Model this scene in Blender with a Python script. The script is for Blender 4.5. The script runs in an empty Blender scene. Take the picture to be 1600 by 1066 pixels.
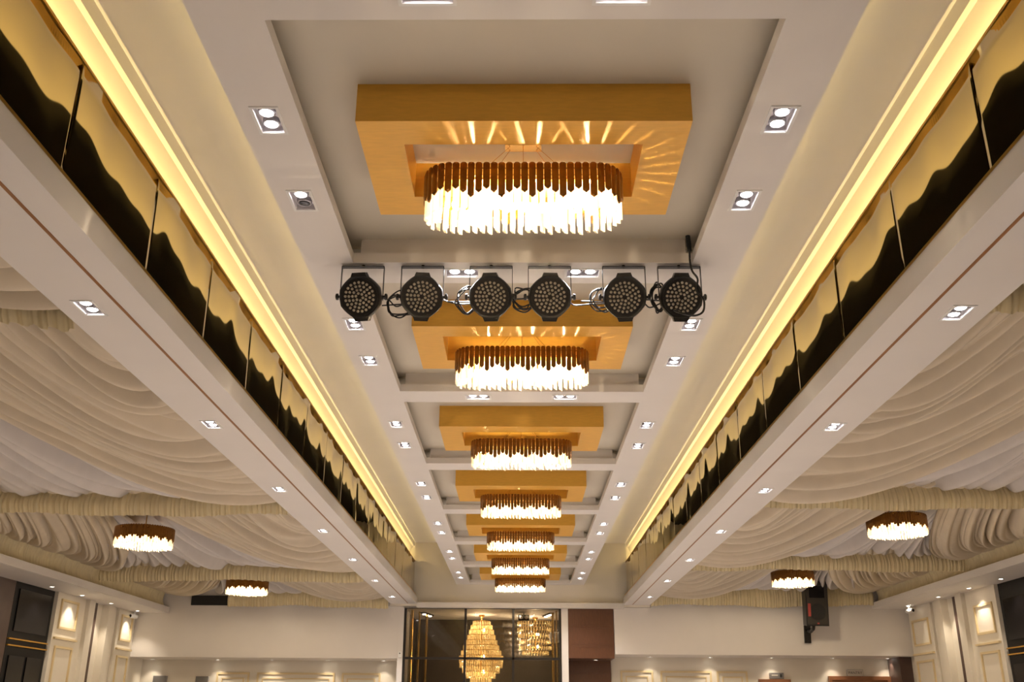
import bpy, math, random
from mathutils import Vector, Matrix, noise
random.seed(11)
R = math.radians
PI = math.pi
S = bpy.context.scene
C = S.collection
CZ = 1.6                     # eye height: every z below is metres above the eye unless noted

# ------------------------------------------------------------------ camera
cam = bpy.data.cameras.new('camera')
co = bpy.data.objects.new('camera', cam); C.objects.link(co)
F = 1541.45
cam.sensor_width = 36; cam.lens = F / 1600 * 36
cam.shift_x = (800 - 790.9) / 1600
cam.clip_start = .05; cam.clip_end = 200
pt, yw, rl = R(20.909), R(-.851), R(.410)
fw = Vector((math.sin(yw) * math.cos(pt), math.cos(yw) * math.cos(pt), math.sin(pt)))
rt = Vector((math.cos(yw), -math.sin(yw), 0)); up = rt.cross(fw)
r2 = math.cos(rl) * rt + math.sin(rl) * up; u2 = -math.sin(rl) * rt + math.cos(rl) * up
m3 = Matrix((r2, u2, -fw)).transposed()
co.matrix_world = Matrix.Translation((0, 0, CZ)) @ m3.to_4x4()
S.camera = co

# ------------------------------------------------------------------ world, exposure
w = bpy.data.worlds.new('world'); S.world = w; w.use_nodes = True
w.node_tree.nodes['Background'].inputs[0].default_value = (1, .86, .7, 1)
w.node_tree.nodes['Background'].inputs[1].default_value = .02
S.view_settings.view_transform = 'Standard'
S.view_settings.look = 'None'
S.view_settings.gamma = 1
S.view_settings.use_curve_mapping = False
S.view_settings.exposure = 0.66
S.cycles.max_bounces = 5; S.cycles.diffuse_bounces = 4; S.cycles.glossy_bounces = 3; S.cycles.transparent_max_bounces = 5
S.cycles.adaptive_threshold = .045; S.cycles.caustics_reflective = False; S.cycles.caustics_refractive = False

SPOT_W = 55.0; CHAND_W = 9.0; COVE_W = 10.0; STRIP_W = 1.45; SIDE_CH_W = 21.0; WASH_W = 7.0
WARM = (1, .80, .54); YEL = (1, .74, .27); COOL = (1, .94, .92)


def lamp(name, kind, loc, power, col, **kw):
    d = bpy.data.lights.new(name, kind); d.energy = power; d.color = col
    rot = kw.pop('rot', None)
    for k, v in kw.items(): setattr(d, k, v)
    o = bpy.data.objects.new(name, d); C.objects.link(o)
    o.location = (loc[0], loc[1], loc[2] + CZ)
    if rot is not None: o.rotation_euler = rot
    return o


XC = .014                                    # axis of the hall relative to the eye
H0, H1 = 2.40, 3.20                          # coffered strip, upper ceiling
A_, WC = 1.231, .958                         # strip outer edge, coffer half width
D0, PITCH, LEN = 2.967, 2.3568, 2.0735       # first coffer, spacing, length
DE = 19.46                                   # end wall
DB = -3.5                                    # rear end of the hall
SOF, XI, XO, XCOP = 2.03, 1.975, 2.48, 2.14  # side beam soffit, inner / outer edge, copper line
XM = 2.05                                    # gold mirror plane
XW = 7.45                                    # side walls
ORD = ['nearest', 'second', 'third', 'fourth', 'fifth', 'sixth', 'seventh']

# long LED strips hidden in the coves (real strips lying in the troughs)
def aim(d):
    return Vector(d).to_track_quat('-Z', 'Y').to_euler()
for s in (-1, 1):
    ln = DE - DB - .3; yc = (DE + DB) / 2
    o = lamp('led_strip_wall', 'AREA', (XC + s * 2.088, yc, 2.70), COVE_W * ln, YEL, shape='RECTANGLE', size=.012, size_y=ln)
    o.rotation_euler = (PI, s * R(75), 0)
    o = lamp('led_strip_coffer', 'AREA', (XC + s * 1.16, yc, 2.475), STRIP_W * ln, YEL, shape='RECTANGLE', size=.012, size_y=ln)
    o.rotation_euler = (PI, s * R(12), 0); o.data.spread = R(66)

# ------------------------------------------------------------------ materials
MATS = {}
def mat(name, col, rough=.5, metal=0., spec=.5, var=0., scale=6., bump=0., bscale=60., stretch=None, coat=0.):
    m = bpy.data.materials.new(name); m.use_nodes = True
    nt = m.node_tree; b = nt.nodes['Principled BSDF']
    b.inputs['Base Color'].default_value = (*col, 1); b.inputs['Roughness'].default_value = rough
    b.inputs['Metallic'].default_value = metal; b.inputs['Specular IOR Level'].default_value = spec
    b.inputs['Coat Weight'].default_value = coat
    tc = nt.nodes.new('ShaderNodeTexCoord'); mp = nt.nodes.new('ShaderNodeMapping')
    nt.links.new(tc.outputs['Object'], mp.inputs[0])
    if stretch: mp.inputs['Scale'].default_value = stretch
    n = nt.nodes.new('ShaderNodeTexNoise'); n.inputs['Scale'].default_value = scale; n.inputs['Detail'].default_value = 4
    nt.links.new(mp.outputs[0], n.inputs['Vector'])
    v = max(var, .015)
    cr = nt.nodes.new('ShaderNodeValToRGB')
    cr.color_ramp.elements[0].position = .3; cr.color_ramp.elements[1].position = .7
    cr.color_ramp.elements[0].color = (*[c * (1 - v) for c in col], 1)
    cr.color_ramp.elements[1].color = (*[min(1, c * (1 + v)) for c in col], 1)
    nt.links.new(n.outputs['Fac'], cr.inputs[0]); nt.links.new(cr.outputs[0], b.inputs['Base Color'])
    if bump:
        n2 = nt.nodes.new('ShaderNodeTexNoise'); n2.inputs['Scale'].default_value = bscale
        nt.links.new(mp.outputs[0], n2.inputs['Vector'])
        bp = nt.nodes.new('ShaderNodeBump'); bp.inputs['Strength'].default_value = bump; bp.inputs['Distance'].default_value = .01
        nt.links.new(n2.outputs['Fac'], bp.inputs['Height']); nt.links.new(bp.outputs[0], b.inputs['Normal'])
    MATS[name] = m
    return m
def emit(name, col, st):
    m = bpy.data.materials.new(name); m.use_nodes = True; nt = m.node_tree
    for n in list(nt.nodes): nt.nodes.remove(n)
    o = nt.nodes.new('ShaderNodeOutputMaterial'); e = nt.nodes.new('ShaderNodeEmission')
    e.inputs[0].default_value = (*col, 1); e.inputs[1].default_value = st
    nt.links.new(e.outputs[0], o.inputs[0]); MATS[name] = m
    m.cycles.emission_sampling = 'NONE'      # the lamps beside them carry the light
    return m
def mixmat(name, parts):
    """parts: list of (shader type, colour, weight, roughness)"""
    m = bpy.data.materials.new(name); m.use_nodes = True; nt = m.node_tree
    for n in list(nt.nodes): nt.nodes.remove(n)
    o = nt.nodes.new('ShaderNodeOutputMaterial'); last = None; acc = 0
    for kind, col, wt, ro in parts:
        n = nt.nodes.new('ShaderNodeBsdf' + kind); n.inputs[0].default_value = (*col, 1)
        if ro is not None and 'Roughness' in n.inputs: n.inputs['Roughness'].default_value = ro
        if last is None: last, acc = n, wt
        else:
            mx = nt.nodes.new('ShaderNodeMixShader'); acc += wt; mx.inputs[0].default_value = wt / acc
            nt.links.new(last.outputs[0], mx.inputs[1]); nt.links.new(n.outputs[0], mx.inputs[2]); last = mx
    nt.links.new(last.outputs[0], o.inputs[0]); MATS[name] = m
    return m
def glassy(name, tint, ior=1.45):
    m = bpy.data.materials.new(name); m.use_nodes = True; nt = m.node_tree
    for n in list(nt.nodes): nt.nodes.remove(n)
    o = nt.nodes.new('ShaderNodeOutputMaterial'); t = nt.nodes.new('ShaderNodeBsdfTransparent'); t.inputs[0].default_value = (*tint, 1)
    g = nt.nodes.new('ShaderNodeBsdfGlossy'); g.inputs['Roughness'].default_value = .02
    f = nt.nodes.new('ShaderNodeFresnel'); f.inputs[0].default_value = ior; mx = nt.nodes.new('ShaderNodeMixShader')
    nt.links.new(f.outputs[0], mx.inputs[0]); nt.links.new(t.outputs[0], mx.inputs[1]); nt.links.new(g.outputs[0], mx.inputs[2])
    nt.links.new(mx.outputs[0], o.inputs[0]); MATS[name] = m
    return m

mat('white', (.74, .70, .665), .55, var=.02, scale=2)
mat('recess', (.64, .585, .48), .6, var=.02, scale=2)
mat('cream', (.76, .70, .60), .55, var=.02, scale=2)
mat('plenum', (.02, .018, .016), .9)
mat('ring_gold', (.75, .405, .055), .45, .12, var=.05, scale=14, stretch=(1, 6, 6))
mat('trim_gold', (.80, .46, .08), .28, .85)
mat('copper', (.34, .15, .05), .4, .4)
mat('mirror', (.64, .51, .25), .03, 1.0, var=.03, scale=1.5)
mat('slat', (.30, .135, .030), .22, .75, var=.12, scale=30)
mat('brass', (.70, .40, .10), .25, .9)
mat('black', (.014, .013, .012), .42, var=.2, scale=20)
mat('black_metal', (.022, .020, .019), .35, .3)
mat('lens', (.36, .32, .25), .25, coat=.4)
mat('cable', (.012, .012, .012), .4)
mat('fabric', (.66, .615, .58), .85, spec=.15, var=.03, scale=5, bump=.06, bscale=160)
mat('fabric_warm', (.64, .555, .43), .85, spec=.15, var=.03, scale=5, bump=.06, bscale=160)
mat('fabric_gold', (.74, .635, .405), .85, spec=.15, var=.05, scale=9, bump=.06, bscale=160)
mat('floor', (.43, .395, .37), .25, var=.08, scale=1.5)
mat('wood', (.115, .045, .020), .35, var=.18, scale=9, stretch=(14, 14, 1.2))
mat('wood_door', (.26, .105, .045), .4, var=.15, scale=9, stretch=(1.2, 14, 14))
mat('umber', (.085, .050, .040), .4, var=.12, scale=6)
mat('moulding', (.72, .58, .34), .45, .15)
mat('black_gloss', (.006, .005, .006), .2, spec=.35)
mat('charcoal', (.008, .007, .007), .55, spec=.25)
mat('speaker_grille', (.035, .028, .022), .6, bump=.4, bscale=300)
mat('red', (.35, .05, .04), .5)
mat('lamp_pan', (.86, .83, .88), .35)
mat('lamp_ring', (.42, .40, .42), .25, .5)
mat('lamp_off', (.10, .10, .11), .15, .6)
mat('plastic_white', (.80, .79, .77), .35)
mat('sign_grey', (.16, .15, .14), .4)
mat('sign_pale', (.60, .54, .46), .4)
mat('frame_dark', (.018, .014, .012), .35, .3)
mat('foyer_back', (.075, .062, .048), .38, .2, var=.1)
mat('foyer_gold', (.62, .42, .14), .25, .9)
emit('lamp_on', (1, .96, .93), 22)
emit('bulb', (1, .80, .48), 55)
emit('spot_on', (1, .93, .80), 14)
mixmat('crystal', [('Transparent', (1, .97, .92), .30, None), ('Translucent', (1, .95, .84), .34, None), ('Diffuse', (1, .95, .84), .18, None), ('Glossy', (1, .96, .9), .18, .06)])
mixmat('crystal_gold', [('Transparent', (1, .92, .78), .25, None), ('Translucent', (1, .86, .55), .40, None), ('Glossy', (1, .85, .55), .35, .15)])
glassy('pane', (.80, .76, .70))

# ------------------------------------------------------------------ mesh helpers
class MB:
    def __init__(self): self.v = []; self.f = []
    def box(self, x0, x1, y0, y1, z0, z1):
        n = len(self.v)
        self.v += [(x, y, z) for z in (z0, z1) for y in (y0, y1) for x in (x0, x1)]
        self.f += [tuple(n + i for i in q) for q in ((0, 2, 3, 1), (4, 5, 7, 6), (0, 1, 5, 4), (2, 6, 7, 3), (0, 4, 6, 2), (1, 3, 7, 5))]
        return self
    def poly(self, pts):
        n = len(self.v); self.v += [tuple(p) for p in pts]; self.f.append(tuple(range(n, n + len(pts)))); return self
    def grid(self, fn, nu, nv):
        n = len(self.v)
        for i in range(nu + 1):
            for j in range(nv + 1): self.v.append(tuple(fn(i / nu, j / nv)))
        for i in range(nu):
            for j in range(nv):
                a = n + i * (nv + 1) + j; self.f.append((a, a + nv + 1, a + nv + 2, a + 1))
        return self
    def prism(self, pts, axis, a, b):
        """2D outline extruded along an axis"""
        n = len(self.v); k = len(pts)
        def P(p, t):
            return (p[0], p[1], t) if axis == 'z' else (p[0], t, p[1]) if axis == 'y' else (t, p[0], p[1])
        self.v += [P(p, a) for p in pts] + [P(p, b) for p in pts]
        self.f.append(tuple(range(n, n + k))[::-1]); self.f.append(tuple(range(n + k, n + 2 * k)))
        for i in range(k): self.f.append((n + i, n + (i + 1) % k, n + k + (i + 1) % k, n + k + i))
        return self
    def lathe(self, prof, n=24, axis='z', c=(0, 0, 0), cap=True):
        s = len(self.v)
        for r, h in prof:
            for i in range(n):
                t = 2 * PI * i / n; p = (r * math.cos(t), r * math.sin(t))
                q = (p[0], p[1], h) if axis == 'z' else (p[0], h, p[1]) if axis == 'y' else (h, p[0], p[1])
                self.v.append((q[0] + c[0], q[1] + c[1], q[2] + c[2]))
        for k in range(len(prof) - 1):
            for i in range(n):
                a = s + k * n + i; b = s + k * n + (i + 1) % n
                self.f.append((a, b, b + n, a + n))
        if cap:
            self.f.append(tuple(s + i for i in range(n))[::-1]); e = s + (len(prof) - 1) * n
            self.f.append(tuple(e + i for i in range(n)))
        return self
    def tube(self, pts, r, n=8):
        pts = [Vector(p) for p in pts]; s = len(self.v); k = len(pts)
        ref = Vector((0, 0, 1))
        for i, p in enumerate(pts):
            d = (pts[min(i + 1, k - 1)] - pts[max(i - 1, 0)]).normalized()
            a = d.cross(ref)
            if a.length < .1: a = d.cross(Vector((1, 0, 0)))
            a.normalize(); b = d.cross(a)
            for j in range(n):
                t = 2 * PI * j / n; self.v.append(tuple(p + r * (math.cos(t) * a + math.sin(t) * b)))
        for i in range(k - 1):
            for j in range(n):
                a = s + i * n + j; b = s + i * n + (j + 1) % n; self.f.append((a, b, b + n, a + n))
        self.f.append(tuple(s + j for j in range(n))[::-1]); self.f.append(tuple(s + (k - 1) * n + j for j in range(n)))
        return self
    def ball(self, c, r, nu=8, nv=5, sz=1.):
        self.lathe([(max(.0005, r * math.sin(PI * j / nv)), -r * sz * math.cos(PI * j / nv)) for j in range(nv + 1)], nu, 'z', c)
        return self
    def mesh(self, name, m, smooth=False):
        me = bpy.data.meshes.new(name); me.from_pydata(self.v, [], self.f); me.update()
        if m: me.materials.append(MATS[m])
        if smooth:
            for p in me.polygons: p.use_smooth = True
        return me
    def build(self, name, m, parent=None, smooth=False, kind=None, abs_z=True):
        """top-level meshes: z above the eye -> world; parts: local to the parent"""
        if parent is None and abs_z: self.v = [(x, y, z + CZ) for x, y, z in self.v]
        return obj(name, self.mesh(name, m, smooth), parent, kind)
def obj(name, me, parent=None, kind=None, loc=None, rot=None):
    o = bpy.data.objects.new(name, me); C.objects.link(o); o.parent = parent
    if kind: o['kind'] = kind
    if loc is not None: o.location = loc
    if rot is not None: o.rotation_euler = rot
    return o
def tag(o, label, cat, group=None):
    o['label'] = label; o['category'] = cat
    if group: o['group'] = group
    return o
def thing(name, label, cat, loc, group=None, rot=None):
    o = bpy.data.objects.new(name, None); C.objects.link(o); o.empty_display_size = .1
    o.location = (loc[0], loc[1], loc[2] + CZ)
    if rot is not None: o.rotation_euler = rot
    return tag(o, label, cat, group)
def struct(name, mb, m, smooth=False): return mb.build(name, m, None, smooth, 'structure')
def flat_shade(o, ang=35):
    o.data.set_sharp_from_angle(angle=R(ang)) if hasattr(o.data, 'set_sharp_from_angle') else None
    return o
def board(x0, x1, y0, y1, z0, z1, holes):
    """flat board with rectangular holes (hx0,hx1,hy0,hy1)"""
    mb = MB(); ys = sorted({y0, y1, *[min(max(h[2], y0), y1) for h in holes], *[min(max(h[3], y0), y1) for h in holes]})
    for a, b in zip(ys, ys[1:]):
        if b - a < 1e-6: continue
        hs = sorted((h[0], h[1]) for h in holes if h[2] < (a + b) / 2 < h[3]); x = x0
        for p, q in hs:
            if p > x: mb.box(x, p, a, b, z0, z1)
            x = q
        if x < x1: mb.box(x, x1, a, b, z0, z1)
    return mb

# ------------------------------------------------------------------ fixture positions
FW, FL = .105, .19                           # twin downlight: width, length
strip_fix = {-1: [], 1: []}
for s in (-1, 1):
    for k in range(7):
        near = D0 + k * PITCH
        for j, off in enumerate((.655, 1.36)):
            strip_fix[s].append((XC + s * 1.098, near + off, k, j))
cross_fix = []
for k in range(8):
    yb = D0 + k * PITCH - (PITCH - LEN) / 2
    for s in (-1, 1): cross_fix.append((XC + s * .348, yb, k, s))
sof_fix = {-1: [(XC - 2.315, 4.83 + 2.24 * i, i) for i in range(7)], 1: [(XC + 2.315, 4.88 + 2.2 * i, i) for i in range(7)]}
def hole(x, y, along): 
    a, b = (FW / 2, FL / 2) if along == 'y' else (FL / 2, FW / 2)
    return (x - a, x + a, y - b, y + b)

# ------------------------------------------------------------------ structure: room shell
struct('floor', MB().box(-XW - .1, XW + .1, DB - .1, 21.95, -1.7, -1.6), 'floor')
struct('wall_back', MB().box(-XW - .1, XW + .1, DB - .1, DB, -1.6, 3.6), 'white')
struct('wall_left', MB().box(-XW - .1, -XW, DB, 20.45, -1.6, 3.6), 'cream')
struct('wall_right', MB().box(XW, XW + .1, DB, 20.45, -1.6, 3.6), 'cream')
struct('roof_slab', MB().box(-XW - .1, XW + .1, DB - .1, 20.5, 3.60, 3.7), 'plenum')

# upper ceiling (two slabs that stop short above the coffered strip), cornice, cove wall
for s, nm in ((-1, 'left'), (1, 'right')):
    X = lambda v: XC + s * v
    xs = sorted((X(1.50), X(2.25)))
    struct('ceiling_upper_' + nm, MB().box(*xs, DB, DE, H1, H1 + .07), 'white')
    struct('wall_cove_' + nm, MB().prism([(X(a), b) for a, b in ((2.070, H1), (2.203, 2.88), (2.30, 2.88), (2.30, H1))], 'y', DB, DE), 'cream')
    struct('trim_trough_' + nm, MB().box(*sorted((X(2.215), X(2.30))), DB, DE, 2.15, 2.88), 'plenum')  # hidden trough side, made near-black to keep bounce light off the ceiling
    struct('trim_cornice_' + nm, MB().prism([(X(a), b) for a, b in ((2.058, H1), (2.076, 3.130), (2.105, 3.120), (2.09, H1))], 'y', DB, DE), 'cream')
    struct('trim_cove_tray_' + nm, MB().box(*sorted((X(2.076), X(2.214))), DB, DE, 2.66, 2.68), 'plenum')  # hidden tray, likewise darkened so the strip light bounces less
    # clerestory band: gold mirror panels on a backing, gold trims
    bk = struct('wall_mirror_band_' + nm, MB().box(*sorted((X(2.062), X(2.074))), DB, DE, 2.10, 2.84), 'brass')
    for k in range(22):
        pl = (DE - DB - .006) / 22; y = DB + .002 + k * pl; y1 = y + pl; rnd = random.Random(100 + k + (50 if s > 0 else 0)); ph = [1.1 + .1 * rnd.random() + s, 2.3 + .1 * rnd.random() + s, rnd.uniform(0, 6.28), rnd.uniform(0, 6.28)]
        t0 = rnd.uniform(-.0022, .0022); amp = rnd.uniform(.9, 1.15)
        def fn(u, v, y=y, y1=y1, ph=ph, t0=t0, amp=amp):
            yy = y + .0006 + (y1 - y - .0012) * u; zz = 2.12 + (2.832 - 2.12) * v
            tl = t0 + amp * (.010 * math.sin(5.1 * yy + ph[0]) + .007 * math.sin(9.7 * yy + ph[1]) + .0035 * math.sin(19 * yy + ph[2]))
            return (X(XM) - s * (tl * (zz - 2.47) + .0012 * math.sin(4 * zz + ph[3])), yy, zz)
        mb = MB().grid(fn, 48, 8)
        if s < 0: mb.f = [f[::-1] for f in mb.f]
        mb.v = [(a, b, c + CZ) for a, b, c in mb.v]
        o = obj('mirror_panel', mb.mesh('mirror_panel', 'mirror', True), bk)
        sm = o.modifiers.new('sheet', 'SOLIDIFY'); sm.thickness = .0012; sm.offset = -1
    struct('trim_gold_top_' + nm, MB().box(*sorted((X(2.043), X(2.066))), DB, DE, 2.838, 2.853), 'trim_gold')
    struct('trim_gold_bottom_' + nm, MB().box(*sorted((X(2.012), X(2.052))), DB, DE, 2.205, 2.225), 'trim_gold')
    # side beam: boxed soffit with the twin downlights, copper inlay, stepped inner face
    hs = [hole(x, y, 'y') for x, y, i in sof_fix[s]]
    x0, x1 = sorted((X(XI), X(XO)))
    mb = board(x0, x1, DB, DE, SOF, SOF + .02, hs)
    mb.box(*sorted((X(XI), X(XI + .03))), DB, DE, SOF + .02, SOF + .125)
    mb.box(*sorted((X(XI + .022), X(XI + .1))), DB, DE, SOF + .125, SOF + .16)
    mb.box(*sorted((X(XO - .02), X(XO))), DB, DE, SOF + .02, 3.6)
    struct('beam_' + nm, mb, 'white')
    struct('trim_copper_' + nm, MB().box(*sorted((X(XCOP - .009), X(XCOP + .009))), DB, DE - .12, SOF - .002, SOF + .004), 'copper')

# coffered strip: two borders, cross beams, recessed panels
for s, nm in ((-1, 'left'), (1, 'right')):
    X = lambda v: XC + s * v
    hs = [hole(x, y, 'y') for x, y, k, j in strip_fix[s]]
    mb = board(*sorted((X(WC), X(A_))), DB, DE, H0, H0 + .06, hs)
    mb.box(*sorted((X(1.19), X(1.205))), DB, DE, H0 + .06, H0 + .075)
    struct('ceiling_border_' + nm, mb, 'white')
    struct('trim_coffer_back_' + nm, MB().box(*sorted((X(1.155), X(1.145))), DB, DE, H0 + .06, H0 + .2), 'plenum')
for k in range(8):
    y0, y1 = D0 + k * PITCH - (PITCH - LEN), D0 + k * PITCH
    if k == 7: y1 = DE
    hs = [hole(x, y, 'x') for x, y, kk, s in cross_fix if kk == k]
    mb = board(XC - WC, XC + WC, y0, y1, H0, H0 + .06, hs)
    mb.box(XC - WC + .035, XC + WC - .03, y0 + .03, y0 + .06, H0 + .06, H0 + .16)
    struct('ceiling_cross_beam', mb, 'white')
struct('ceiling_cross_beam', MB().box(XC - WC, XC + WC, DB, D0 - PITCH - .25, H0, H0 + .06), 'white')
for k in range(-1, 7):
    y0 = D0 + k * PITCH
    struct('ceiling_coffer', MB().box(XC - 1.14, XC + 1.14, y0 - .13, y0 + LEN + .13, H0 + .16, H0 + .175), 'recess')

# end wall above the ledge, ledge beam, bulkheads over the recessed end walls
struct('wall_end_upper', MB().box(-2.5, 2.5, DE, DE + .12, 1.99, 3.6), 'cream')
struct('beam_end', MB().box(XC - XI, XC + XI, DE - .13, DE + .1, 1.955, 2.05), 'white')
BL, BR = 1.03, 1.13
struct('wall_end_left', MB().box(-XW, -2.51, DE, DE + .95, BL, 3.6).box(-2.51, -2.215, DE, DE + .95, BL, 1.985), 'white')
struct('wall_end_right', MB().box(2.51, XW, DE, DE + .95, BR, 3.6).box(1.80, 2.51, DE, DE + .95, BR, 1.985), 'white')
struct('wall_recess_left', MB().box(-XW, -2.215, 20.40, 20.5, -1.6, 1.2), 'cream')
struct('wall_recess_right', MB().box(1.80, XW, 20.40, 20.5, -1.6, 1.25), 'cream')
struct('trim_1', MB().box(-2.30, -2.20, DE - .012, 20.5, -1.6, 1.955), 'white')
struct('trim_2', MB().box(.80, .925, DE - .012, 20.5, -1.6, 1.955), 'white')

# side bulkheads (lower soffits along the side walls)
SBS = {-1: 1.835, 1: 1.985}
for s, nm in ((-1, 'left'), (1, 'right')):
    X = lambda v: s * v; SB = SBS[s]
    mb = MB().box(*sorted((X(6.76), X(XW))), DB, DE, SB, SB + .02).box(*sorted((X(6.72), X(6.75))), DB, DE, SB, SB + .11)
    struct('beam_side_' + nm, mb, 'white')
    struct('ceiling_drape_backing_' + nm, MB().box(*sorted((X(XO), X(XW))), DB, DE, 2.62, 2.66), 'fabric')

# ------------------------------------------------------------------ twin downlights
def fix_meshes(along):
    """pan, frame, lamp ring, lamp disc for a twin fixture lying along x or y, origin at the soffit plane"""
    a, b = FW / 2, FL / 2
    dp = .032; wl = .004
    pan = MB().box(-a, a, -b, b, dp, dp + .004).box(-a, -a + wl, -b, b, 0, dp).box(a - wl, a, -b, b, 0, dp).box(-a, a, -b, -b + wl, 0, dp).box(-a, a, b - wl, b, 0, dp)
    fr = MB(); e = .010
    fr.box(-a - e, -a + .003, -b - e, b + e, -.004, .0).box(a - .003, a + e, -b - e, b + e, -.004, .0)
    fr.box(-a, a, -b - e, -b + .003, -.004, .0).box(-a, a, b - .003, b + e, -.004, .0)
    ring = MB().lathe([(.038, dp), (.038, .012), (.033, .006), (.028, .010), (.028, .026)], 20, cap=False)
    disc = MB().lathe([(.028, .016), (.022, .005), (.010, .002)], 20)
    return pan, fr, ring, disc
_p = fix_meshes('y')
PAN = _p[0].mesh('pan', 'lamp_pan'); FRM = _p[1].mesh('frame', 'plastic_white'); RNG = _p[2].mesh('lamp_ring', 'lamp_ring', True)
DON = _p[3].mesh('lamp', 'lamp_on'); DOFF = _p[3].mesh('lamp_dark', 'lamp_off')
def fixture(x, y, z, along, label, group, off=(), power=1.):
    t = thing('twin_downlight', label, 'downlight', (x, y, z), group, (0, 0, PI / 2 if along == 'x' else 0))
    obj('frame', FRM, t); obj('housing', PAN, t)
    for i, dy in enumerate((-.043, .043)):
        r = obj('lamp_ring', RNG, t, loc=(0, dy, 0))
        obj('lamp', DOFF if i in off else DON, r)
    lamp('downlight_beam', 'SPOT', (x, y, z - .006), SPOT_W * power, COOL, spot_size=R(110), spot_blend=.7, shadow_soft_size=.03)
    return t
SN = {-1: 'left', 1: 'right'}
for s in (-1, 1):
    for x, y, k, j in strip_fix[s]:
        fixture(x, y, H0, 'y', f"twin downlight in white strip {SN[s]} of the {ORD[k]} gold frame, {'nearer' if j == 0 else 'farther'} of two",
                'twin downlights beside the gold frames', off=(1,) if (s == -1 and k == 0 and j == 1) else ())
    for x, y, i in sof_fix[s]:
        fixture(x, y, SOF, 'y', f"twin downlight in the {SN[s]} side beam beside the copper line, {ORD[i]} from camera", 'twin downlights in the side beams')
for x, y, k, s in cross_fix:
    lb = f"{SN[s]} twin downlight at the top edge, in front of the nearest gold frame" if k == 0 else \
         f"{SN[s]} twin downlight in the cross beam beyond the {ORD[k - 1]} gold frame"
    if k <= 6: fixture(x, y, H0, 'x', lb, 'twin downlights in the cross beams')

# ------------------------------------------------------------------ gold ceiling frames
for k in range(-1, 7):
    yc = D0 + k * PITCH + LEN / 2
    mb = MB(); xo, yo, xi, yi = .718, .418, .528, .235; z0, z1 = 2.372, 2.56
    o = [(-xo, -yo), (xo, -yo), (xo, yo), (-xo, yo)]; i = [(-xi, -yi), (xi, -yi), (xi, yi), (-xi, yi)]
    P = lambda p, z: (XC + p[0], yc + p[1], z)
    for a in range(4):
        b = (a + 1) % 4
        mb.poly([P(o[a], z0), P(o[b], z0), P(o[b], z1), P(o[a], z1)])
        mb.poly([P(i[b], z0), P(i[a], z0), P(i[a], z1), P(i[b], z1)])
        mb.poly([P(o[b], z0), P(o[a], z0), P(i[a], z0), P(i[b], z0)])
        mb.poly([P(o[a], z1), P(o[b], z1), P(i[b], z1), P(i[a], z1)])
    tag(mb.build('ceiling_frame', 'ring_gold'), f"gold painted rectangular box frame around the {ORD[k]} central chandelier" if k >= 0 else 'gold painted box frame overhead, out of view above the camera', 'ceiling frame', 'gold frames down the ceiling')

# ------------------------------------------------------------------ chandeliers
def slat_mesh(wd, ln):
    # pointed plate with a ridge: outline in x-z, top at z=0
    mb = MB(); h = wd / 2; n0 = 0
    out = [(-h, -.010), (-h * .6, -.002), (0, 0), (h * .6, -.002), (h, -.010), (h, -ln + .014), (0, -ln), (-h, -ln + .014)]
    mb.v = [(x, 0, z) for x, z in out] + [(x, .004, z) for x, z in out] + [(0, -.004, -.012), (0, -.004, -ln + .016)]
    k = len(out); a, b = 2 * k, 2 * k + 1
    mb.f = [(0, 1, a), (1, 2, a), (2, 3, a), (3, 4, a), (4, 5, b, a), (5, 6, b), (6, 7, b), (7, 0, a, b), tuple(range(k, 2 * k))]
    for i in range(k): mb.f.append((i, i + k, (i + 1) % k + k, (i + 1) % k))
    return mb
def crystal_mesh(wd, ln):
    mb = MB(); h = wd / 2
    t = [(-h, 0), (0, -h), (h, 0), (0, h)]
    mb.v = [(x, y, 0) for x, y in t] + [(x, y, -ln + (x + h) * .6) for x, y in t]
    mb.f = [(0, 1, 2, 3), (7, 6, 5, 4)] + [(i, i + 4, (i + 1) % 4 + 4, (i + 1) % 4) for i in range(4)]
    return mb
def ring_points(shape, rx, ry, n):
    pts = []
    if shape == 'round':
        for i in range(n):
            t = 2 * PI * (i + .5) / n; pts.append((rx * math.sin(t), -ry * math.cos(t), t))
        return pts
    st = 2 * (rx - ry); per = 2 * st + 2 * PI * ry
    for i in range(n):
        d = per * (i + .5) / n
        if d < st: pts.append((-st / 2 + d, -ry, 0.)); continue
        d -= st
        if d < PI * ry: t = d / ry; pts.append((st / 2 + ry * math.sin(t), -ry * math.cos(t), t)); continue
        d -= PI * ry
        if d < st: pts.append((st / 2 - d, ry, PI)); continue
        d -= st; t = PI + d / ry; pts.append((-st / 2 + ry * math.sin(t), -ry * math.cos(t), t))
    return pts
def put(mb, src, x, y, z, rz):
    n = len(mb.v); c, s_ = math.cos(rz), math.sin(rz)
    mb.v += [(x + c * a - s_ * b, y + s_ * a + c * b, z + d) for a, b, d in src.v]; mb.f += [tuple(n + i for i in f) for f in src.f]
LENS = [.140, .158, .182, .158]
SL = [slat_mesh(.031, l) for l in LENS]
SLM = [m.mesh('slat', 'slat') for m in SL]
CL = [.132, .118, .138, .122]
CR = [crystal_mesh(.023, l) for l in CL]
CRM = [m.mesh('crystal', 'crystal') for m in CR]
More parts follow.
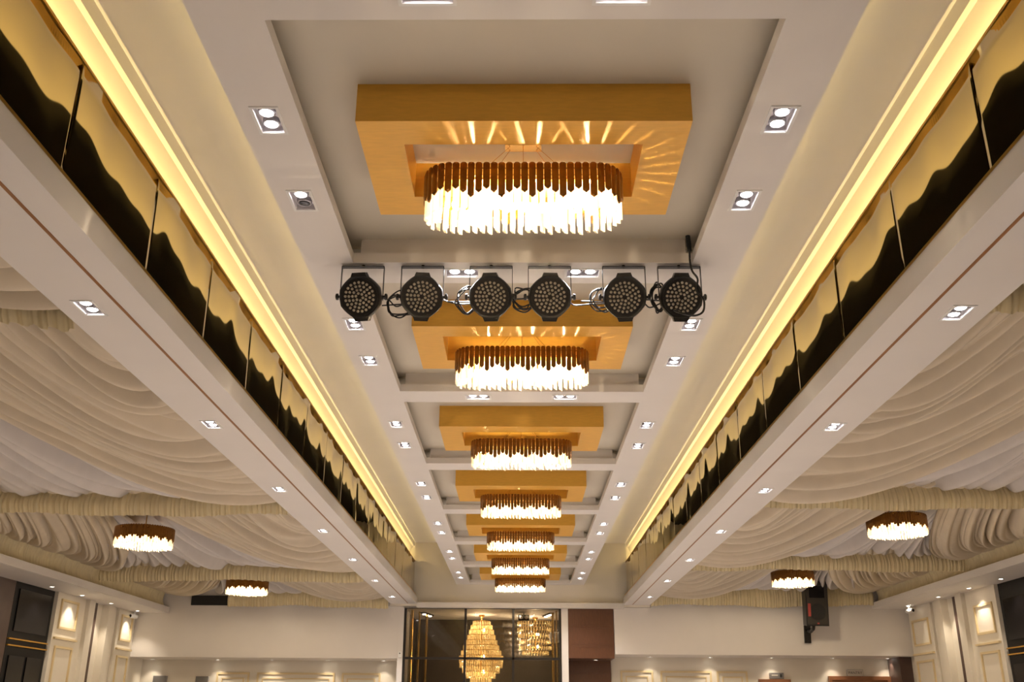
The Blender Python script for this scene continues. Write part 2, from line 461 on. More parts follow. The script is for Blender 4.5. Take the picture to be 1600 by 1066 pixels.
def chandelier(loc, shape, rx, ry, n, fine, label, group, drop, sc=1., power=10., nl=3, streaks=False):
    """loc: the ceiling point it hangs from; drop: distance to the top of the slats"""
    t = thing('chandelier', label, 'chandelier', loc, group)
    zt = -drop
    cp = MB().box(-.085 if shape != 'round' else -.05, .085 if shape != 'round' else .05, -.03, .03, -.062 if shape != 'round' else -.012, 0)
    cp = cp.build('canopy', 'brass', t)
    if shape == 'round': MB().tube([(0, 0, -.005), (0, 0, (2.62 - loc[2]) / sc)], .007, 8).build('hanging_rod', 'brass', t)
    wr = MB()
    for sx in (-1, 0, 1):
        for sy in (-1, 1):
            wr.tube([(sx * .06, sy * .015, -.06 if shape != 'round' else -.01), (sx * rx * .45, sy * ry * .6, zt - .035)], .0012, 5)
    wr.build('suspension_wires', 'brass', t, kind='stuff')
    # frame: two flat hoops and cross bars
    fr = MB()
    for zz in (zt - .030, zt - .065):
        ps = ring_points(shape, rx - .006, ry - .006, 64); ps.append(ps[0])
        fr.tube([(a, b, zz) for a, b, _ in ps], .004, 5)
    for sx in (-.45, 0, .45): fr.box(sx * rx - .006, sx * rx + .006, -ry, ry, zt - .037, zt - .029)
    fr.box(-rx, rx, -.006, .006, zt - .037, zt - .029)
    fr.build('hoop_frame', 'brass', t)
    MB().prism([(a, b) for a, b, _ in ring_points(shape, rx - .055, ry - .055, 40)], 'z', zt - .060, zt - .052).build('light_block_plate', 'brass', t)  # added plate, keeps the point lights from washing the recess above
    slat_pts = ring_points(shape, rx, ry, n); cr_pts = ring_points(shape, rx - .014, ry - .014, int(n * .95))
    cr2 = ring_points(shape, rx - .055, max(ry - .055, .03), int(n * .75))
    if fine:
        for i, (x, y, a) in enumerate(slat_pts): obj('slat', SLM[i % 4], t, loc=(x, y, zt), rot=(0, 0, a))
        for i, (x, y, a) in enumerate(cr_pts): obj('crystal', CRM[i % 4], t, loc=(x, y, zt - .100 - .010 * (i % 2)), rot=(0, 0, a))
        mb = MB()
        for i, (x, y, a) in enumerate(cr2): put(mb, CR[i % 4], x, y, zt - .095, a)
        mb.build('inner_crystals', 'crystal', t, kind='stuff')
    else:
        mb = MB()
        for i, (x, y, a) in enumerate(slat_pts): put(mb, SL[i % 4], x, y, zt, a)
        mb.build('slats', 'slat', t, kind='stuff')
        mb = MB()
        for i, (x, y, a) in enumerate(cr_pts): put(mb, CR[i % 4], x, y, zt - .100 - .010 * (i % 2), a)
        for i, (x, y, a) in enumerate(cr2): put(mb, CR[i % 4], x, y, zt - .095, a)
        mb.build('crystals', 'crystal', t, kind='stuff')
    nb = 6
    for i in range(nb):
        u = (i + .5) / nb * 2 - 1
        if shape == 'round': bx, by = .6 * rx * math.cos(PI * u), .6 * rx * math.sin(PI * u)
        else: bx, by = u * (rx - .08), (.03 if i % 2 else -.03)
        o = MB().ball((bx, by, zt - .160), .012, 10, 6, 2.0).build('bulb', 'bulb', t, True)
        MB().lathe([(.009, zt - .04), (.009, zt - .137)], 8, 'z', (bx, by, 0)).build('lamp_holder', 'brass', o)
    for i in range(nl):
        u = (i + .5) / nl * 2 - 1
        if shape == 'round': p = (.3 * rx * math.cos(PI * u), .3 * rx * math.sin(PI * u))
        else: p = (u * (rx - .06), 0)
        lamp('chandelier_light', 'POINT', (loc[0] + p[0], loc[1] + p[1], loc[2] + zt - .190), power, WARM, shadow_soft_size=.02)
        if streaks: lamp('chandelier_streak_light', 'POINT', (loc[0] + p[0] + .05, loc[1] + p[1], loc[2] + zt - .100), power * 2.5, WARM, shadow_soft_size=.006)  # extra points without bulbs, added to throw slat streaks onto the frame
    t.scale = (1, 1, sc)
    return t
for k in range(-1, 7):
    yc = D0 + k * PITCH + LEN / 2
    chandelier((XC, yc, 2.56), 'stadium', .455, .135, 62, 0 <= k < 3,
               'oval gold and crystal chandelier overhead, out of view above the camera' if k < 0 else f"{'large ' if k == 0 else ''}oval gold slat and crystal chandelier in the {ORD[k]} gold ceiling frame{' from camera' if k else ''}",
               'oval chandeliers down the ceiling', .215, power=CHAND_W, nl=3, streaks=0 <= k < 2)
for s in (-1, 1):
    for i, y in enumerate((12.1, 17.0, 7.2)):
        chandelier((s * 4.6, y, 2.38 if s > 0 else 2.195), 'round', .35, .35, 70, False,
                   f"round gold and crystal chandelier under the {SN[s]} drapes, {('nearer and larger in view', 'farther and smaller', 'just out of view')[i]}",
                   'round chandeliers under the drapes',   .05, power=SIDE_CH_W, nl=2)

# ------------------------------------------------------------------ draped ceiling
VDS = {-1: [5.13, 10.57, 16.1, 19.36], 1: [5.13, 10.57, 15.3, 19.36]}
VB, VT = 2.02, 2.27
def folds(t, s, N, ph, sharp=.58):
    v = 0
    for k, (fr, am) in enumerate(((.47, .55), (1., 1.), (1.61, .55), (2.7, .24))):
        q = math.sin(2 * PI * fr * N * t + ph[k] + 1.6 * math.sin(2 * PI * (1.3 + k) * t + ph[k + 4]) + .5 * math.sin(3 * s + ph[k + 8]))
        v += am * (1 - 2 * abs(q) ** sharp if k < 3 else q)
    return v / 2.2
def drape(label, fnA, fnB, fnC, zA, zB, sag, N, amp, seed, m, group, nt=300, ns=30, env=None, edge=0.):
    rnd = random.Random(seed); ph = [rnd.uniform(0, 6.28) for _ in range(12)]
    def fn(t, s):
        a, b, c = fnA(t), fnB(t), fnC(t); q = 1 - s
        x = q * q * a[0] + 2 * q * s * c[0] + s * s * b[0]; y = q * q * a[1] + 2 * q * s * c[1] + s * s * b[1]
        ln = math.hypot(a[0] - b[0], a[1] - b[1])
        e = env(s) if env else .35 + .65 * math.sin(PI * s)
        z = zA(t) * q + zB(t) * s - sag(t) * 4 * s * q + amp * min(1, .25 + ln / 2.5) * e * folds(t, s, N, ph)
        return (x, y, z)
    mb = MB().grid(fn, nt, ns)
    return tag(mb.build('ceiling_drape', m, None, True), label, 'drape', group)
ZO = {-1: 0., 1: .10}
bayw = ['bay nearest the camera', 'first bay of drapes', 'second bay of drapes', 'last bay of drapes']
for s in (-1, 1):
    VD = VDS[s]
    for b in range(4):
        yn = VD[b - 1] if b else -.2; yf = VD[b]; L = yf - yn; sd = 40 + 10 * b + (5 if s > 0 else 0)
        if b:
            where = f"in the {bayw[b]} on the {SN[s]}"
        else: where = f"before the first ruffle on the {SN[s]}"
        # main fan from the middle of the near ruffle to the far ruffle
        drape(f"ivory fabric fan {where}",
              lambda t: (s * (3.9 + 1.5 * t), yn), lambda t: (s * (2.5 + 4.24 * t), yf), lambda t: (s * (3.6 + 2.1 * t), yn + .72 * L),
              lambda t: 2.52 + ZO[s], lambda t: 2.34 + ZO[s], lambda t: .01 + .03 * math.sin(PI * t), 6, .28, sd, 'fabric', 'drapes of the side ceilings', nt=520,
              env=lambda q: .15 + .85 * math.sin(PI * (.06 + .80 * q)))
        # beam side swag
        drape(f"cream swag by the white beam {where}",
              lambda t: (s * (2.5 + 2.05 * t), yn + .02), lambda t: (s * 2.47, yn + .05 + (L - .1) * t), lambda t: (s * (2.5 + 1.05 * t), yn + .03 + (L * .92) * t),
              lambda t: 2.40 + ZO[s], lambda t: 2.22 + ZO[s], lambda t: .05 + .08 * t, 6, .26, sd + 1, 'fabric_warm', 'drapes of the side ceilings', nt=420)
        # wall side swag
        drape(f"cream swag by the outer wall {where}",
              lambda t: (s * (6.74 - 2.05 * t), yn + .02), lambda t: (s * 6.76, yn + .05 + (L - .1) * t), lambda t: (s * (6.74 - 1.05 * t), yn + .03 + (L * .92) * t),
              lambda t: 2.38 + ZO[s], lambda t: 2.22 + ZO[s], lambda t: .05 + .08 * t, 6, .12, sd + 2, 'fabric_warm', 'drapes of the side ceilings', nt=420)
def valance(label, p0, p1, zb, zt, seed, per=.055, depth=.010, hem=.02, m='fabric_gold'):
    rnd = random.Random(seed); ph = [rnd.uniform(0, 6.28) for _ in range(8)]
    p0, p1 = Vector(p0), Vector(p1); d = p1 - p0; L = d.length; d.normalize(); nrm = Vector((d.y, -d.x))
    def fn(u, v):
        l = u * L; q = l / per * 2 * PI
        wv = math.sin(q + 1.4 * math.sin(q * .23 + ph[0]) + ph[1]) + .6 * math.sin(q * .41 + ph[2]) + .4 * math.sin(q * 1.9 + ph[3] + 2 * v)
        puff = .045 * math.sin(PI * min(1, v * 1.05)) 
        off = depth * wv * (.45 + .55 * (1 - v)) + puff
        z = zb + (zt - zb) * v + (1 - v) * hem * (math.sin(l * 2.1 + ph[4]) + .6 * math.sin(l * 5.3 + ph[5]) + .25 * math.sin(q * .5 + ph[6])) + v * .02 * (math.sin(l * 1.7 + ph[7]) + .5 * math.sin(q * .31 + ph[6]))
        p = p0 + d * l + nrm * off
        return (p.x, p.y, z)
    mb = MB().grid(fn, int(L / per * 10), 9)
    return tag(mb.build('ruffled_valance', m, None, True), label, 'valance', 'ruffled valances between the drapes')
vn = ['nearest', 'second', 'third']
for s in (-1, 1):
    VD = VDS[s]
    for b in range(3):
        a, c = (s * 2.50, VD[b]), (s * 6.76, VD[b])
        if s < 0: a, c = c, a
        valance(f"cream ruffled fabric band across the {SN[s]} drapes, {vn[b]} from camera", a, c, VB + ZO[s], VT + ZO[s], 70 + b + (7 if s > 0 else 0), hem=.035 if b == 0 else .015)
    a, c = ((-5.58, VD[3]), (-2.50, VD[3])) if s < 0 else ((2.50, VD[3]), (6.72, VD[3]))
    valance(f"cream ruffled fabric band along the top of the {SN[s]} end wall", a, c, 1.955 + .6 * ZO[s], 2.26 + ZO[s], 90 + s)
    if s < 0: a, c = (-6.80, DE - .05), (-6.80, -1)
    else: a, c = (6.80, -1), (6.80, DE - .05)
    valance(f"ruffled fabric band running along the {SN[s]} outer wall beam", a, c, SBS[s] + .09, 2.26 + ZO[s], 95 + s, per=.07)
# solid near-black box painted in for the shaded opening left of the end ruffle
mb = MB().box(-6.30, -5.50, DE - .06, DE - .02, 1.98, 2.16)
struct('ceiling_gap_shade', mb, 'plenum')

# ------------------------------------------------------------------ stage lights
def par(x, label, turn, tilt):
    y, z = 5.08, 2.205
    t = thing('stage_light', label, 'stage light', (x, y, H0), 'stage lights under the cross beam')
    zc = z - H0
    # head, modelled facing -y around its own centre, then tilted
    M = Matrix.Translation((0, 0, zc)) @ Matrix.Rotation(turn, 4, 'Z') @ Matrix.Rotation(tilt, 4, 'X') @ Matrix.Scale(1.08, 4)
    def place(mb): mb.v = [tuple(M @ Vector(p)) for p in mb.v]; return mb
    n = 48
    def shell(th, r, lobes):   # eight flats with notches at left and right
        q = max(abs(math.cos(th)), abs(math.sin(th)), abs(math.cos(th - PI / 4)), abs(math.sin(th - PI / 4)))
        return r * (.93 + .07 * (1 / q - .97) / .08 * .5 + .0)
    def ringed(prof):
        mb = MB(); s0 = 0
        for r, h in prof:
            for i in range(n):
                th = 2 * PI * i / n; rr = shell(th, r, 8); mb.v.append((rr * math.cos(th), h, rr * math.sin(th)))
        for k in range(len(prof) - 1):
            for i in range(n):
                a = k * n + i; b = k * n + (i + 1) % n; mb.f.append((a, a + n, b + n, b))
        mb.f.append(tuple(range(n))); e = (len(prof) - 1) * n; mb.f.append(tuple(e + i for i in range(n))[::-1])
        return mb
    hd = flat_shade(place(ringed([(.098, -.036), (.112, -.040), (.116, -.030), (.116, .000), (.108, .012), (.098, .060), (.075, .085), (.07, .09)])).build('housing', 'black', t, True))
    # fins top and bottom
    for sg in (-1, 1):
        place(MB().prism([(-.045, sg * .098), (.045, sg * .098), (.034, sg * .126), (-.034, sg * .126)], 'y', -.034, .02)).build('housing_lug', 'black', hd)
    place(MB().lathe([(.096, -.0365), (.096, -.0395)], 32, 'y')).build('lens_plate', 'black_metal', hd)
    ls = MB()
    for ring_n, rr in ((6, .019), (11, .037), (16, .056), (21, .075)):
        for i in range(ring_n):
            th = 2 * PI * i / ring_n + ring_n
            ls.lathe([(.0078, -.0395), (.0072, -.0425), (.004, -.0445)], 8, 'y', (rr * math.cos(th), 0, rr * math.sin(th)))
    place(ls).build('lenses', 'lens', hd, kind='stuff')
    # yoke: thin U bar from the beam down to the pivots
    hw = .118
    yk = MB().box(-hw, hw, -.015, .015, -.014, -.010).box(-hw - .0035, -hw, -.012, .012, zc - .02, -.010).box(hw, hw + .0035, -.012, .012, zc - .02, -.010)
    yk = yk.build('yoke', 'black_metal', t)
    MB().lathe([(.009, 0), (.009, -.014)], 12, 'z').build('ceiling_bolt', 'black_metal', yk)
    for sg in (-1, 1):
        kb = MB().lathe([(.008, sg * (hw - .01)), (.008, sg * (hw + .012)), (.019, sg * (hw + .013)), (.019, sg * (hw + .024)), (.012, sg * (hw + .028))], 14, 'x', (0, 0, zc))
        flat_shade(kb.build('clamp_knob', 'black_metal', t, True))
    return t
PX = [-.890, -.551, -.163, .167, .586, .898]
PL = ['black multi-lens stage light under the cross beam, leftmost of six', 'black multi-lens stage light with warm lenses, second of six from the left',
      'black multi-lens stage light, third of six from the left, before the gold frame', 'black multi-lens stage light, fourth of six from the left, before the gold frame',
      'black multi-lens stage light, fifth of six from the left', 'black multi-lens stage light beside the hanging power cable, rightmost of six']
for i, x in enumerate(PX): par(x, PL[i], R([8, -6, 4, -2, 5, 0][i]) * -1, R([24, 22, 24, 24, 24, 24][i]))
# cables
def smooth_path(pts, n=8):
    pts = [Vector(p) for p in pts]; out = []
    for i in range(len(pts) - 1):
        p0, p1, p2, p3 = pts[max(i - 1, 0)], pts[i], pts[i + 1], pts[min(i + 2, len(pts) - 1)]
        for k in range(n):
            t = k / n
            out.append(.5 * ((2 * p1) + (p2 - p0) * t + (2 * p0 - 5 * p1 + 4 * p2 - p3) * t * t + (3 * p1 - p0 - 3 * p2 + p3) * t ** 3))
    out.append(pts[-1]); return out
def cable(pts, label, r=.0042):
    o = MB().tube(smooth_path(pts), r, 6).build('cable', 'cable', None, True)
    return tag(o, label, 'cable', 'cables of the stage lights')
def coil(cx, cz, rx, rz, turns, y, seed, start, end, label, r=.0042):
    rnd = random.Random(seed); pts = [start]
    for i in range(int(turns * 8)):
        th = 2 * PI * i / 8 + rnd.uniform(-.2, .2); q = rnd.uniform(.72, 1.12)
        pts.append((cx + rx * q * math.cos(th), y + rnd.uniform(-.02, .025), cz + rz * q * math.sin(th)))
    pts.append(end); return cable(pts, label, r)
gy = 5.17; pn = ['leftmost and second', 'second and third', 'third and fourth', 'fourth and fifth', 'fifth and rightmost']
zc = 2.205
for i in range(5):
    a, b = PX[i] + .13, PX[i + 1] - .10
    cable([(a - .03, gy - .05, zc + .01), (a + .01, gy, zc + .02 - .01 * i), ((a + b) / 2, gy, zc - .02 + .015 * (i % 2)), (b, gy, zc + .0), (b + .05, gy, zc + .01)],
          f"thin black cable linking the {pn[i]} stage lights")
cl = [(PX[1] - .115, zc - .015, .085, .075, 3, 'looped black cable bunched left of the second stage light'),
      (PX[2] - .130, zc + .010, .070, .075, 3, 'looped black cable bunched left of the third stage light'),
      (PX[3] - .145, zc + .020, .065, .070, 4, 'tangled black cable coil between the third and fourth stage lights'),
      (PX[4] - .120, zc + .015, .065, .070, 3, 'looped black cable bunched left of the fifth stage light'),
      (PX[5] - .115, zc + .030, .045, .085, 5, 'tight black cable bundle left of the rightmost stage light')]
for i, (cx, cz, rx, rz, tn, lb) in enumerate(cl):
    coil(cx, cz, rx, rz, tn, gy - .02, 300 + i, (cx - .12, gy, cz), (cx + .10, gy, cz - .01), lb)
cable([(.955, 5.02, 2.47), (.952, 5.015, 2.40), (.958, 5.0, 2.33), (.985, 5.0, 2.28), (.978, 5.02, 2.22), (1.01, 5.0, 2.16), (1.0, 4.98, 2.08), (.95, 4.96, 2.045), (.89, 4.97, 2.06), (.86, 5.03, 2.10), (.86, 5.14, 2.16)],
      'black power cable hanging from the ceiling recess to the rightmost stage light', .006)
cable([(.950, 5.025, 2.56), (.953, 5.025, 2.51), (.955, 5.02, 2.465)], 'thick black plug lead in the ceiling recess above the stage lights', .014)

# ------------------------------------------------------------------ end of the hall: glass front, foyer, wood panel
gw = thing('glass_partition', 'dark framed glass partition at the far end in front of the foyer chandelier', 'partition', (0, DE + .03, -1.6))
xs = [-2.176, -1.026, -.115, .775]
for i, x in enumerate(xs): MB().box(x - .022, x + .022, -.03, .03, 0, 3.555).build('mullion', 'frame_dark', gw)
for z in (2.64, 0.05): MB().box(xs[0] + .02, xs[3] - .02, -.03, .03, z - .022, z + .022).build('rail', 'frame_dark', gw)
MB().box(xs[0] + .02, xs[3] - .02, -.028, .028, 3.545, 3.555).build('rail', 'frame_dark', gw)
for a, b in zip(xs, xs[1:]):
    for z0, z1 in ((.07, 2.62), (2.66, 3.545)):
        MB().box(a + .022, b - .022, -.004, .004, z0, z1).build('pane', 'pane', gw)
struct('ceiling_foyer', MB().box(-2.3, 1.0, DE + .06, 21.9, 1.955, 2.0), 'white')
struct('wall_foyer_back', MB().box(-2.4, 1.0, 21.85, 21.95, -1.6, 2.0), 'foyer_back')
struct('wall_foyer_left', MB().box(-2.4, -2.22, 20.5, 21.9, -1.6, 2.0), 'foyer_back')
struct('wall_foyer_right', MB().box(.93, 1.0, 20.5, 21.9, -1.6, 2.0), 'foyer_back')
for i, (x, y, wd) in enumerate([(-2.09, 19.9, .05), (-1.98, 20.2, .04), (-1.86, 20.5, .05), (.66, 20.2, .05), (.72, 19.9, .03)]):
    lb = ['gold upright strip at the left edge of the glass partition', 'thin gold upright strip, second from the left behind the glass', 'gold upright strip nearest the left dark pane',
          'gold upright strip behind the right glass pane', 'thin gold upright strip at the right edge of the glass partition'][i]
    tag(MB().prism([(x - wd / 2, y), (x - wd / 4, y - .03), (x + wd / 4, y - .03), (x + wd / 2, y), (x + wd / 4, y + .03), (x - wd / 4, y + .03)], 'z', -1.6, 1.955).build('gold_strip', 'foyer_gold'), lb, 'trim strip')
# foyer chandelier: stacked tiers of crystal drops
def tier_chandelier(loc, tiers, label, m, power, wide=.020):
    t = thing('tiered_chandelier', label, 'chandelier', loc, 'foyer chandeliers')
    MB().lathe([(.055, 0), (.06, -.02), (.03, -.05), (.012, -.06), (.012, -.10)], 16).build('canopy', 'brass', t, True)
    MB().tube([(0, 0, -.09), (0, 0, -tiers[-1][0])], .012, 8).build('stem', 'brass', t)
    for z, r, ln in tiers:
        mb = MB(); n = max(8, int(2 * PI * r / (wide * 1.7)))
        for i in range(n):
            th = 2 * PI * i / n
            put(mb, crystal_mesh(wide, ln), r * math.cos(th), r * math.sin(th), -z, th)
            mb.ball((r * math.cos(th), r * math.sin(th), -z - ln - .004), wide * .55, 6, 4)
        tr = mb.build('crystal_tier', m, t, kind='stuff')
        MB().tube([(r * math.cos(a * PI / 16), r * math.sin(a * PI / 16), -z) for a in range(33)], .006, 5).build('tier_hoop', 'brass', tr)
    for z in (tiers[2][0], tiers[len(tiers) // 2 + 1][0], tiers[-2][0]):
        lamp('foyer_light', 'POINT', (loc[0], loc[1], loc[2] - z), power, WARM, shadow_soft_size=.06)
        MB().ball((.05, 0, -z), .03, 10, 6).build('bulb', 'bulb', t, True)
    return t
tier_chandelier((-.765, 20.75, 1.955), [(.13, .17, .10), (.21, .21, .10), (.30, .24, .10), (.40, .27, .11), (.50, .31, .11), (.60, .35, .11), (.70, .39, .11), (.80, .43, .11), (.90, .42, .11), (1.0, .36, .11), (1.1, .28, .11), (1.2, .2, .12)],
                'tall tiered crystal chandelier glowing behind the glass partition', 'crystal_gold', 16, .028)
tier_chandelier((.33, 21.2, 1.955), [(.10, .36, .05), (.22, .36, .05), (.34, .34, .05), (.46, .32, .05), (.58, .32, .05), (.68, .26, .05)],
                'tiered chandelier with spaced rows of glowing drops, behind the right glass pane', 'crystal_gold', 6, .035)
for i, x in enumerate((-1.86, .58)):
    t = thing('ceiling_spot_bar', f"short dark bar of spot lamps on the foyer ceiling, {'left' if i == 0 else 'right'} side", 'spotlight', (x, 20.55, 1.955), 'foyer spot bars', (0, 0, R(-12 if i == 0 else 12)))
    MB().box(-.05, .05, -.3, .3, -.025, 0).build('bar', 'charcoal', t)
    for yy in (-.2, 0, .2): MB().lathe([(.032, -.025), (.034, -.04), (.02, -.042)], 12, 'z', (0, yy, 0)).build('lamp', 'spot_on', t)
t = thing('projector', 'small dark twin-lens device under the foyer ceiling', 'projector', (.085, 20.3, 1.955))
MB().box(-.11, .11, -.08, .08, -.15, -.04).build('body', 'charcoal', t)
for xx in (-.055, .055): MB().lathe([(.035, -.081), (.035, -.10), (.022, -.10), (.02, -.085)], 14, 'y', (xx, 0, -.095)).build('lens', 'lamp_ring', t)
MB().box(-.012, .012, -.012, .012, -.05, 0).build('mount', 'charcoal', t)
tag(MB().lathe([(.02, .0), (.10, -.01), (.125, -.06), (.12, -.13), (.09, -.20), (.02, -.215)], 20, 'z', (.715, 20.5, 1.61)).build('wall_light', 'plastic_white', None, True), 'white rounded wall light behind the right glass pane', 'wall light')

wp = thing('wood_cladding', 'dark reddish wood panelling between the glass partition and the right end wall', 'wall panel', (1.36, DE, -1.6))
MB().box(-.43, .43, -.01, .95, 2.655, 3.555).build('upper_board', 'wood', wp)
MB().box(-.43, .43, .85, .95, 0, 2.655).build('lower_board', 'wood', wp)
for z in (3.25, 3.20, 2.90, 2.86, 2.845): MB().box(-.37, .37, -.016, -.006, z, z + .012).build('groove_strip', 'wood', wp)
for z in (2.42, 2.2, 1.9): MB().box(-.37, .37, .842, .852, z, z + .012).build('groove_strip', 'wood', wp)

# ------------------------------------------------------------------ recessed end walls: spots, mouldings, doors, signs
def spot(x, y, z, label, power=1., group='small round spots', wash=True):
    t = thing('round_spotlight', label, 'spotlight', (x, y, z), group)
    rg = MB().lathe([(.045, .0), (.045, -.006), (.034, -.008), (.03, -.002)], 16).build('rim', 'plastic_white', t)
    MB().lathe([(.03, -.002), (.028, -.005), (.01, -.006)], 14).build('lamp', 'spot_on', t)
    lamp('spot_beam', 'SPOT', (x, y, z - .012), WASH_W * power, (1, .86, .68), spot_size=R(95), spot_blend=.6, shadow_soft_size=.02)
    return t
DS = 20.22
for i, (x, n) in enumerate([(-7.2, 'leftmost'), (-5.9, 'second'), (-4.85, 'third'), (-3.75, 'fourth'), (-2.65, 'rightmost')]):
    spot(x, DS, BL, f"small round spot under the left end bulkhead, {n} from the left" if n not in ('leftmost', 'rightmost') else f"small round spot under the left end bulkhead, {n}", group='spots under the left bulkhead')
for i, (x, n) in enumerate([(2.55, 'leftmost'), (3.72, 'second'), (4.92, 'third'), (6.10, 'fourth'), (7.15, 'rightmost')]):
    spot(x, DS, BR, f"small round spot under the right end bulkhead, {n} from the left" if n not in ('leftmost', 'rightmost') else f"small round spot under the right end bulkhead, {n}", group='spots under the right bulkhead')
spot(1.47, DE + .5, 1.054, 'small round spot under the dark wood panel box', .6)
def wall_frame(x0, x1, z0, z1, label):
    t = thing('wall_moulding', label, 'moulding', (0, 20.40, 0), 'framed mouldings on the recessed end walls')
    t.location.z = CZ
    for e, wd, dp in ((0, .035, .02), (.10, .022, .014)):
        a, b, c, d = x0 + e, x1 - e, z0 + e, z1 - e
        for q in ((a, a + wd, c, d), (b - wd, b, c, d), (a + wd, b - wd, d - wd, d), (a + wd, b - wd, c, c + wd)):
            MB().box(q[0], q[1], -dp, 0, q[2], q[3]).build('bead', 'moulding', t)
for x0, x1, n in ((-5.95, -5.30, 'left narrow'), (-5.15, -3.62, 'wide middle'), (-3.48, -2.72, 'right narrow')): wall_frame(x0, x1, -.8, .80, f"{n} framed wall moulding under the left end bulkhead")
for x0, x1, n in ((1.98, 2.62, 'left narrow'), (2.76, 3.76, 'wide middle'), (3.86, 4.46, 'right narrow')): wall_frame(x0, x1, -.8, .88, f"{n} framed wall moulding under the right end bulkhead")
def door(n, x0, x1, zt):
    d = struct(f'door_{n}', MB().box(x0 + .07, x1 - .07, 20.36, 20.40, -1.6, zt - .07), 'wood_door')
    MB().box(x0, x0 + .07, 20.33, 20.40, 0, zt + CZ).build('jamb', 'wood_door', d); MB().box(x1 - .07, x1, 20.33, 20.40, 0, zt + CZ).build('jamb', 'wood_door', d)
    MB().box(x0 + .07, x1 - .07, 20.33, 20.40, zt + CZ - .07, zt + CZ).build('lintel', 'wood_door', d)
door(1, 4.66, 5.28, .735); door(2, 6.02, 7.22, .80)
def text(body, size, parent, loc, m):
    cu = bpy.data.curves.new('lettering', 'FONT'); cu.body = body; cu.size = size; cu.align_x = 'CENTER'; cu.align_y = 'CENTER'; cu.extrude = .001
    o = bpy.data.objects.new('t', cu); C.objects.link(o); dg = bpy.context.evaluated_depsgraph_get()
    me = bpy.data.meshes.new_from_object(o.evaluated_get(dg)); bpy.data.objects.remove(o); me.materials.clear(); me.materials.append(MATS[m])
    return obj('lettering', me, parent, loc=loc, rot=(PI / 2, 0, 0))
def sign(x, z, wd, ht, label, m, words=None, tm='black', arrow=False):
    t = thing('door_sign', label, 'sign', (x, 20.37, z), 'small signs on the end walls')
    MB().box(-wd / 2, wd / 2, -.015, .015, -ht / 2, ht / 2).build('plate', m, t)
    MB().box(-wd / 2 - .006, wd / 2 + .006, -.010, .03, -ht / 2 - .006, ht / 2 + .006).build('edge', 'lamp_ring', t)
    if words: text(words, ht * .62, t, (0, -.0165, 0), tm)
    return t
sign(6.55, .862, .30, .115, 'pale plate reading PANTRY above the right brown door', 'sign_pale', 'PANTRY')
t = sign(5.02, .80, .26, .10, 'small dark grey plate above the left brown door', 'sign_grey')
MB().box(.06, .10, -.018, -.014, -.03, .03).build('symbol', 'black', t); MB().box(-.10, .02, -.018, -.014, .0, .02).build('symbol', 'sign_pale', t)
sign(-7.05, .66, .26, .12, 'small dark plate on the left end wall, nearer the corner', 'sign_grey')
sign(-6.22, .655, .24, .12, 'small dark plate on the left end wall, beside the framed mouldings', 'sign_grey')
struct('wall_recess_pier', MB().box(7.22, XW, DE + .3, 20.4, -1.6, BR), 'umber')
t = thing('wall_sensor', 'small white sensor box on the edge left of the glass partition', 'sensor', (-2.25, DE - .02, 1.10))
MB().box(-.03, .03, -.025, 0, -.05, .05).build('body', 'plastic_white', t); MB().lathe([(.012, -.025), (.012, -.03)], 10, 'y', (0, 0, .02)).build('eye', 'charcoal', t)

# ------------------------------------------------------------------ loudspeaker on the right end wall
sp = thing('loudspeaker', 'black wall loudspeaker with red badge, hanging on the right end wall', 'loudspeaker', (5.45, DE - .50, 1.63), rot=(R(8), 0, R(4)))
mb = MB().prism([(-.21, -.18), (.21, -.18), (.15, .17), (-.15, .17)], 'z', 0, .80)
mb.build('cabinet', 'black', sp)
g = MB().box(-.19, .19, -.19, -.18, .03, .77).build('grille', 'speaker_grille', sp)
MB().lathe([(.14, -.191), (.15, -.197), (.12, -.198), (.05, -.194)], 28, 'y', (0, 0, .25)).build('woofer_ring', 'black', g)
MB().box(-.14, .14, -.198, -.190, .50, .72).build('horn_mouth', 'black_gloss', g)
MB().box(-.175, -.125, -.198, -.190, .17, .40).build('badge', 'red', g)
MB().box(-.012, .022, -.198, -.190, .035, .06).build('logo', 'red', g)
br = MB().tube([(-.02, 0, .0), (-.01, .05, -.06), (.0, .22, -.12), (.0, .40, -.12)], .035, 8).box(-.06, .06, .38, .42, -.34, -.02)
br.build('wall_bracket', 'black_metal', sp)

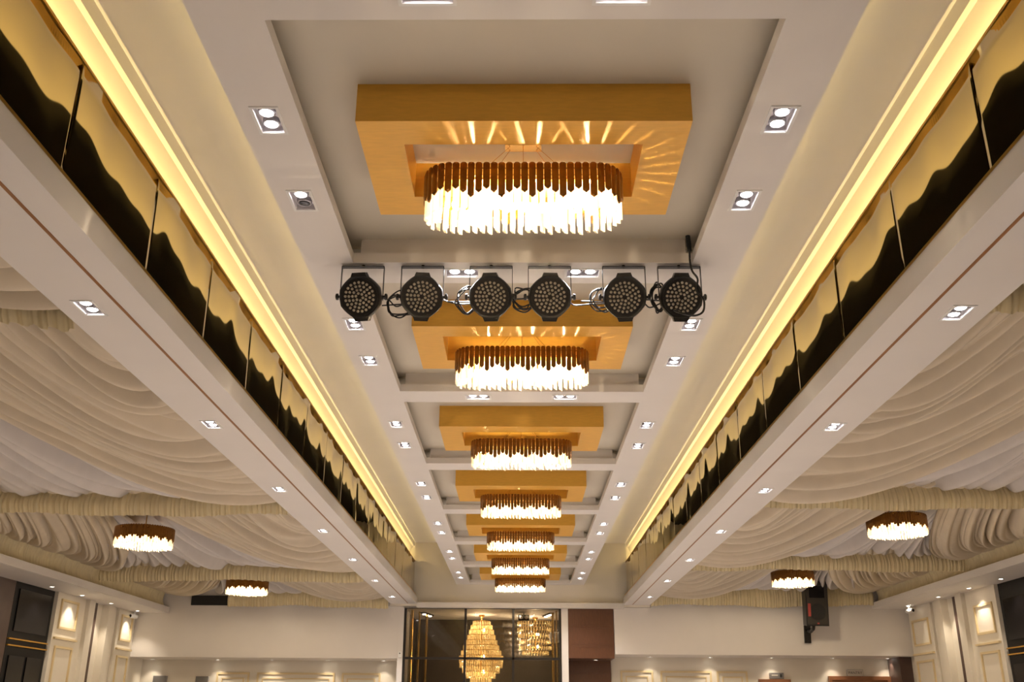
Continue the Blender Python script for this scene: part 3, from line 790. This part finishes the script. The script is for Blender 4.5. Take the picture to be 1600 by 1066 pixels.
# ------------------------------------------------------------------ side walls: pilasters, niche, dark panels
for s in (-1, 1):
    n = SN[s]; X = lambda v: s * v; SB = SBS[s]
    def wb(name, m, x0, x1, y0, y1, z0, z1, parent=None):
        mb = MB().box(*sorted((X(x0), X(x1))), y0, y1, z0, z1)
        if parent is not None: mb.v = [(a, b, c + CZ) for a, b, c in mb.v]
        return mb.build(name, m, parent)
    sh = 0 if s < 0 else -.32
    for k, (y0, y1, nm_) in enumerate(((16.05 + sh, 16.98 + sh, 'nearer'), (18.62 + sh, 19.44 + sh * .3, 'farther'))):
        t = thing('wall_pilaster', f"{nm_} cream pilaster with stacked framed panels on the {n} wall", 'pilaster', (0, 0, 0), 'pilasters on the side walls'); t.location = (0, 0, 0)
        wb('shaft', 'cream', XW - .10, XW, y0, y1, -1.6, SB, t)
        for z0, z1 in ((1.28, 1.74), (-.2, 1.02)):
            ya, yb = y0 + .14, y1 - .14; wd = .035
            for q in ((ya, ya + wd, z0, z1), (yb - wd, yb, z0, z1)): wb('bead', 'moulding', XW - .125, XW - .10, q[0], q[1], q[2], q[3], t)
            for q in ((z0, z0 + wd), (z1 - wd, z1)): wb('bead', 'moulding', XW - .125, XW - .10, ya + wd, yb - wd, q[0], q[1], t)
        for z in (1.12, ): wb('ledge', 'moulding', XW - .14, XW - .10, y0 + .05, y1 - .05, z, z + .03, t)
    for k, (y0, y1, dp, nm_) in enumerate(((17.02, 17.22, .06, 'first'), (17.22, 17.46, .13, 'second'), (18.08, 18.34, .13, 'third'), (18.34, 18.60, .06, 'fourth'))):
        tag(wb('wall_rib', 'cream', XW - dp, XW, y0 + sh, y1 + sh, -1.6, SB), f"{nm_} plain cream upright rib between the pilasters on the {n} wall", 'rib', 'ribs on the side walls')
    tag(wb('wood_strip', 'umber', XW - .03, XW, 17.70 + sh, 17.80 + sh, -1.6, SB), f"slim brown upright strip in the niche on the {n} wall", 'trim strip')
    for y, nm_ in ((15.4 + sh, 'nearest, before the dark panel'), (16.52 + sh, 'over the nearer pilaster'), (17.75 + sh, 'over the niche'), (19.03 + sh * .6, 'over the farther pilaster')):
        spot(X(XW - .28), y, SB, f"small round spot under the {n} wall beam, {nm_}", 3.2, group='spots under the side beams')
    # dark wall bay with upper glossy panel, gold rails, lower panels
    t = thing('dark_wall_panel', f"tall dark glossy wall panel with two gold rails on the {n} wall", 'wall panel', (0, 0, 0), 'dark panels on the side walls'); t.location = (0, 0, 0)
    y0, y1 = 14.75 + sh, 16.03 + sh
    wb('board', 'charcoal', XW - .05, XW, y0, y1, -1.6, SB, t)
    wb('upper_panel', 'black_gloss', XW - .07, XW - .05, y0 + .12, y1 - .12, 1.14, 1.74, t)
    for z in (1.02, .93): wb('gold_rail', 'trim_gold', XW - .08, XW - .05, y0 + .01, y1 - .01, z, z + .018, t)
    for a, b in ((y0 + .12, (y0 + y1) / 2 - .04), ((y0 + y1) / 2 + .04, y1 - .12)): wb('lower_panel', 'black_gloss', XW - .07, XW - .05, a, b, -.6, .80, t)
    tag(wb('wood_cladding', 'umber', XW - .05, XW - .001, 13.2 + sh, 14.74 + sh, -1.6, SB), f"brown wood wall panel next to the dark glossy panel on the {n} wall", 'wall panel')
    # dome camera
    loc = (X(7.28), 19.2, SB) if s < 0 else (X(7.2), 18.9, SB)
    c = thing('security_camera', f"small white security camera under the {n} wall beam", 'camera', loc, None, (0, 0, R(20) * s))
    MB().lathe([(.035, 0), (.035, -.02), (.015, -.03), (.015, -.07)], 14).build('mount', 'plastic_white', c)
    MB().lathe([(.035, -.11), (.04, -.09), (.04, .06), (.03, .07)], 16, 'y', (0, 0, -.09)).build('body', 'plastic_white', c, True)
    MB().lathe([(.028, -.112), (.022, -.118)], 14, 'y', (0, 0, -.09)).build('lens', 'black_gloss', c)
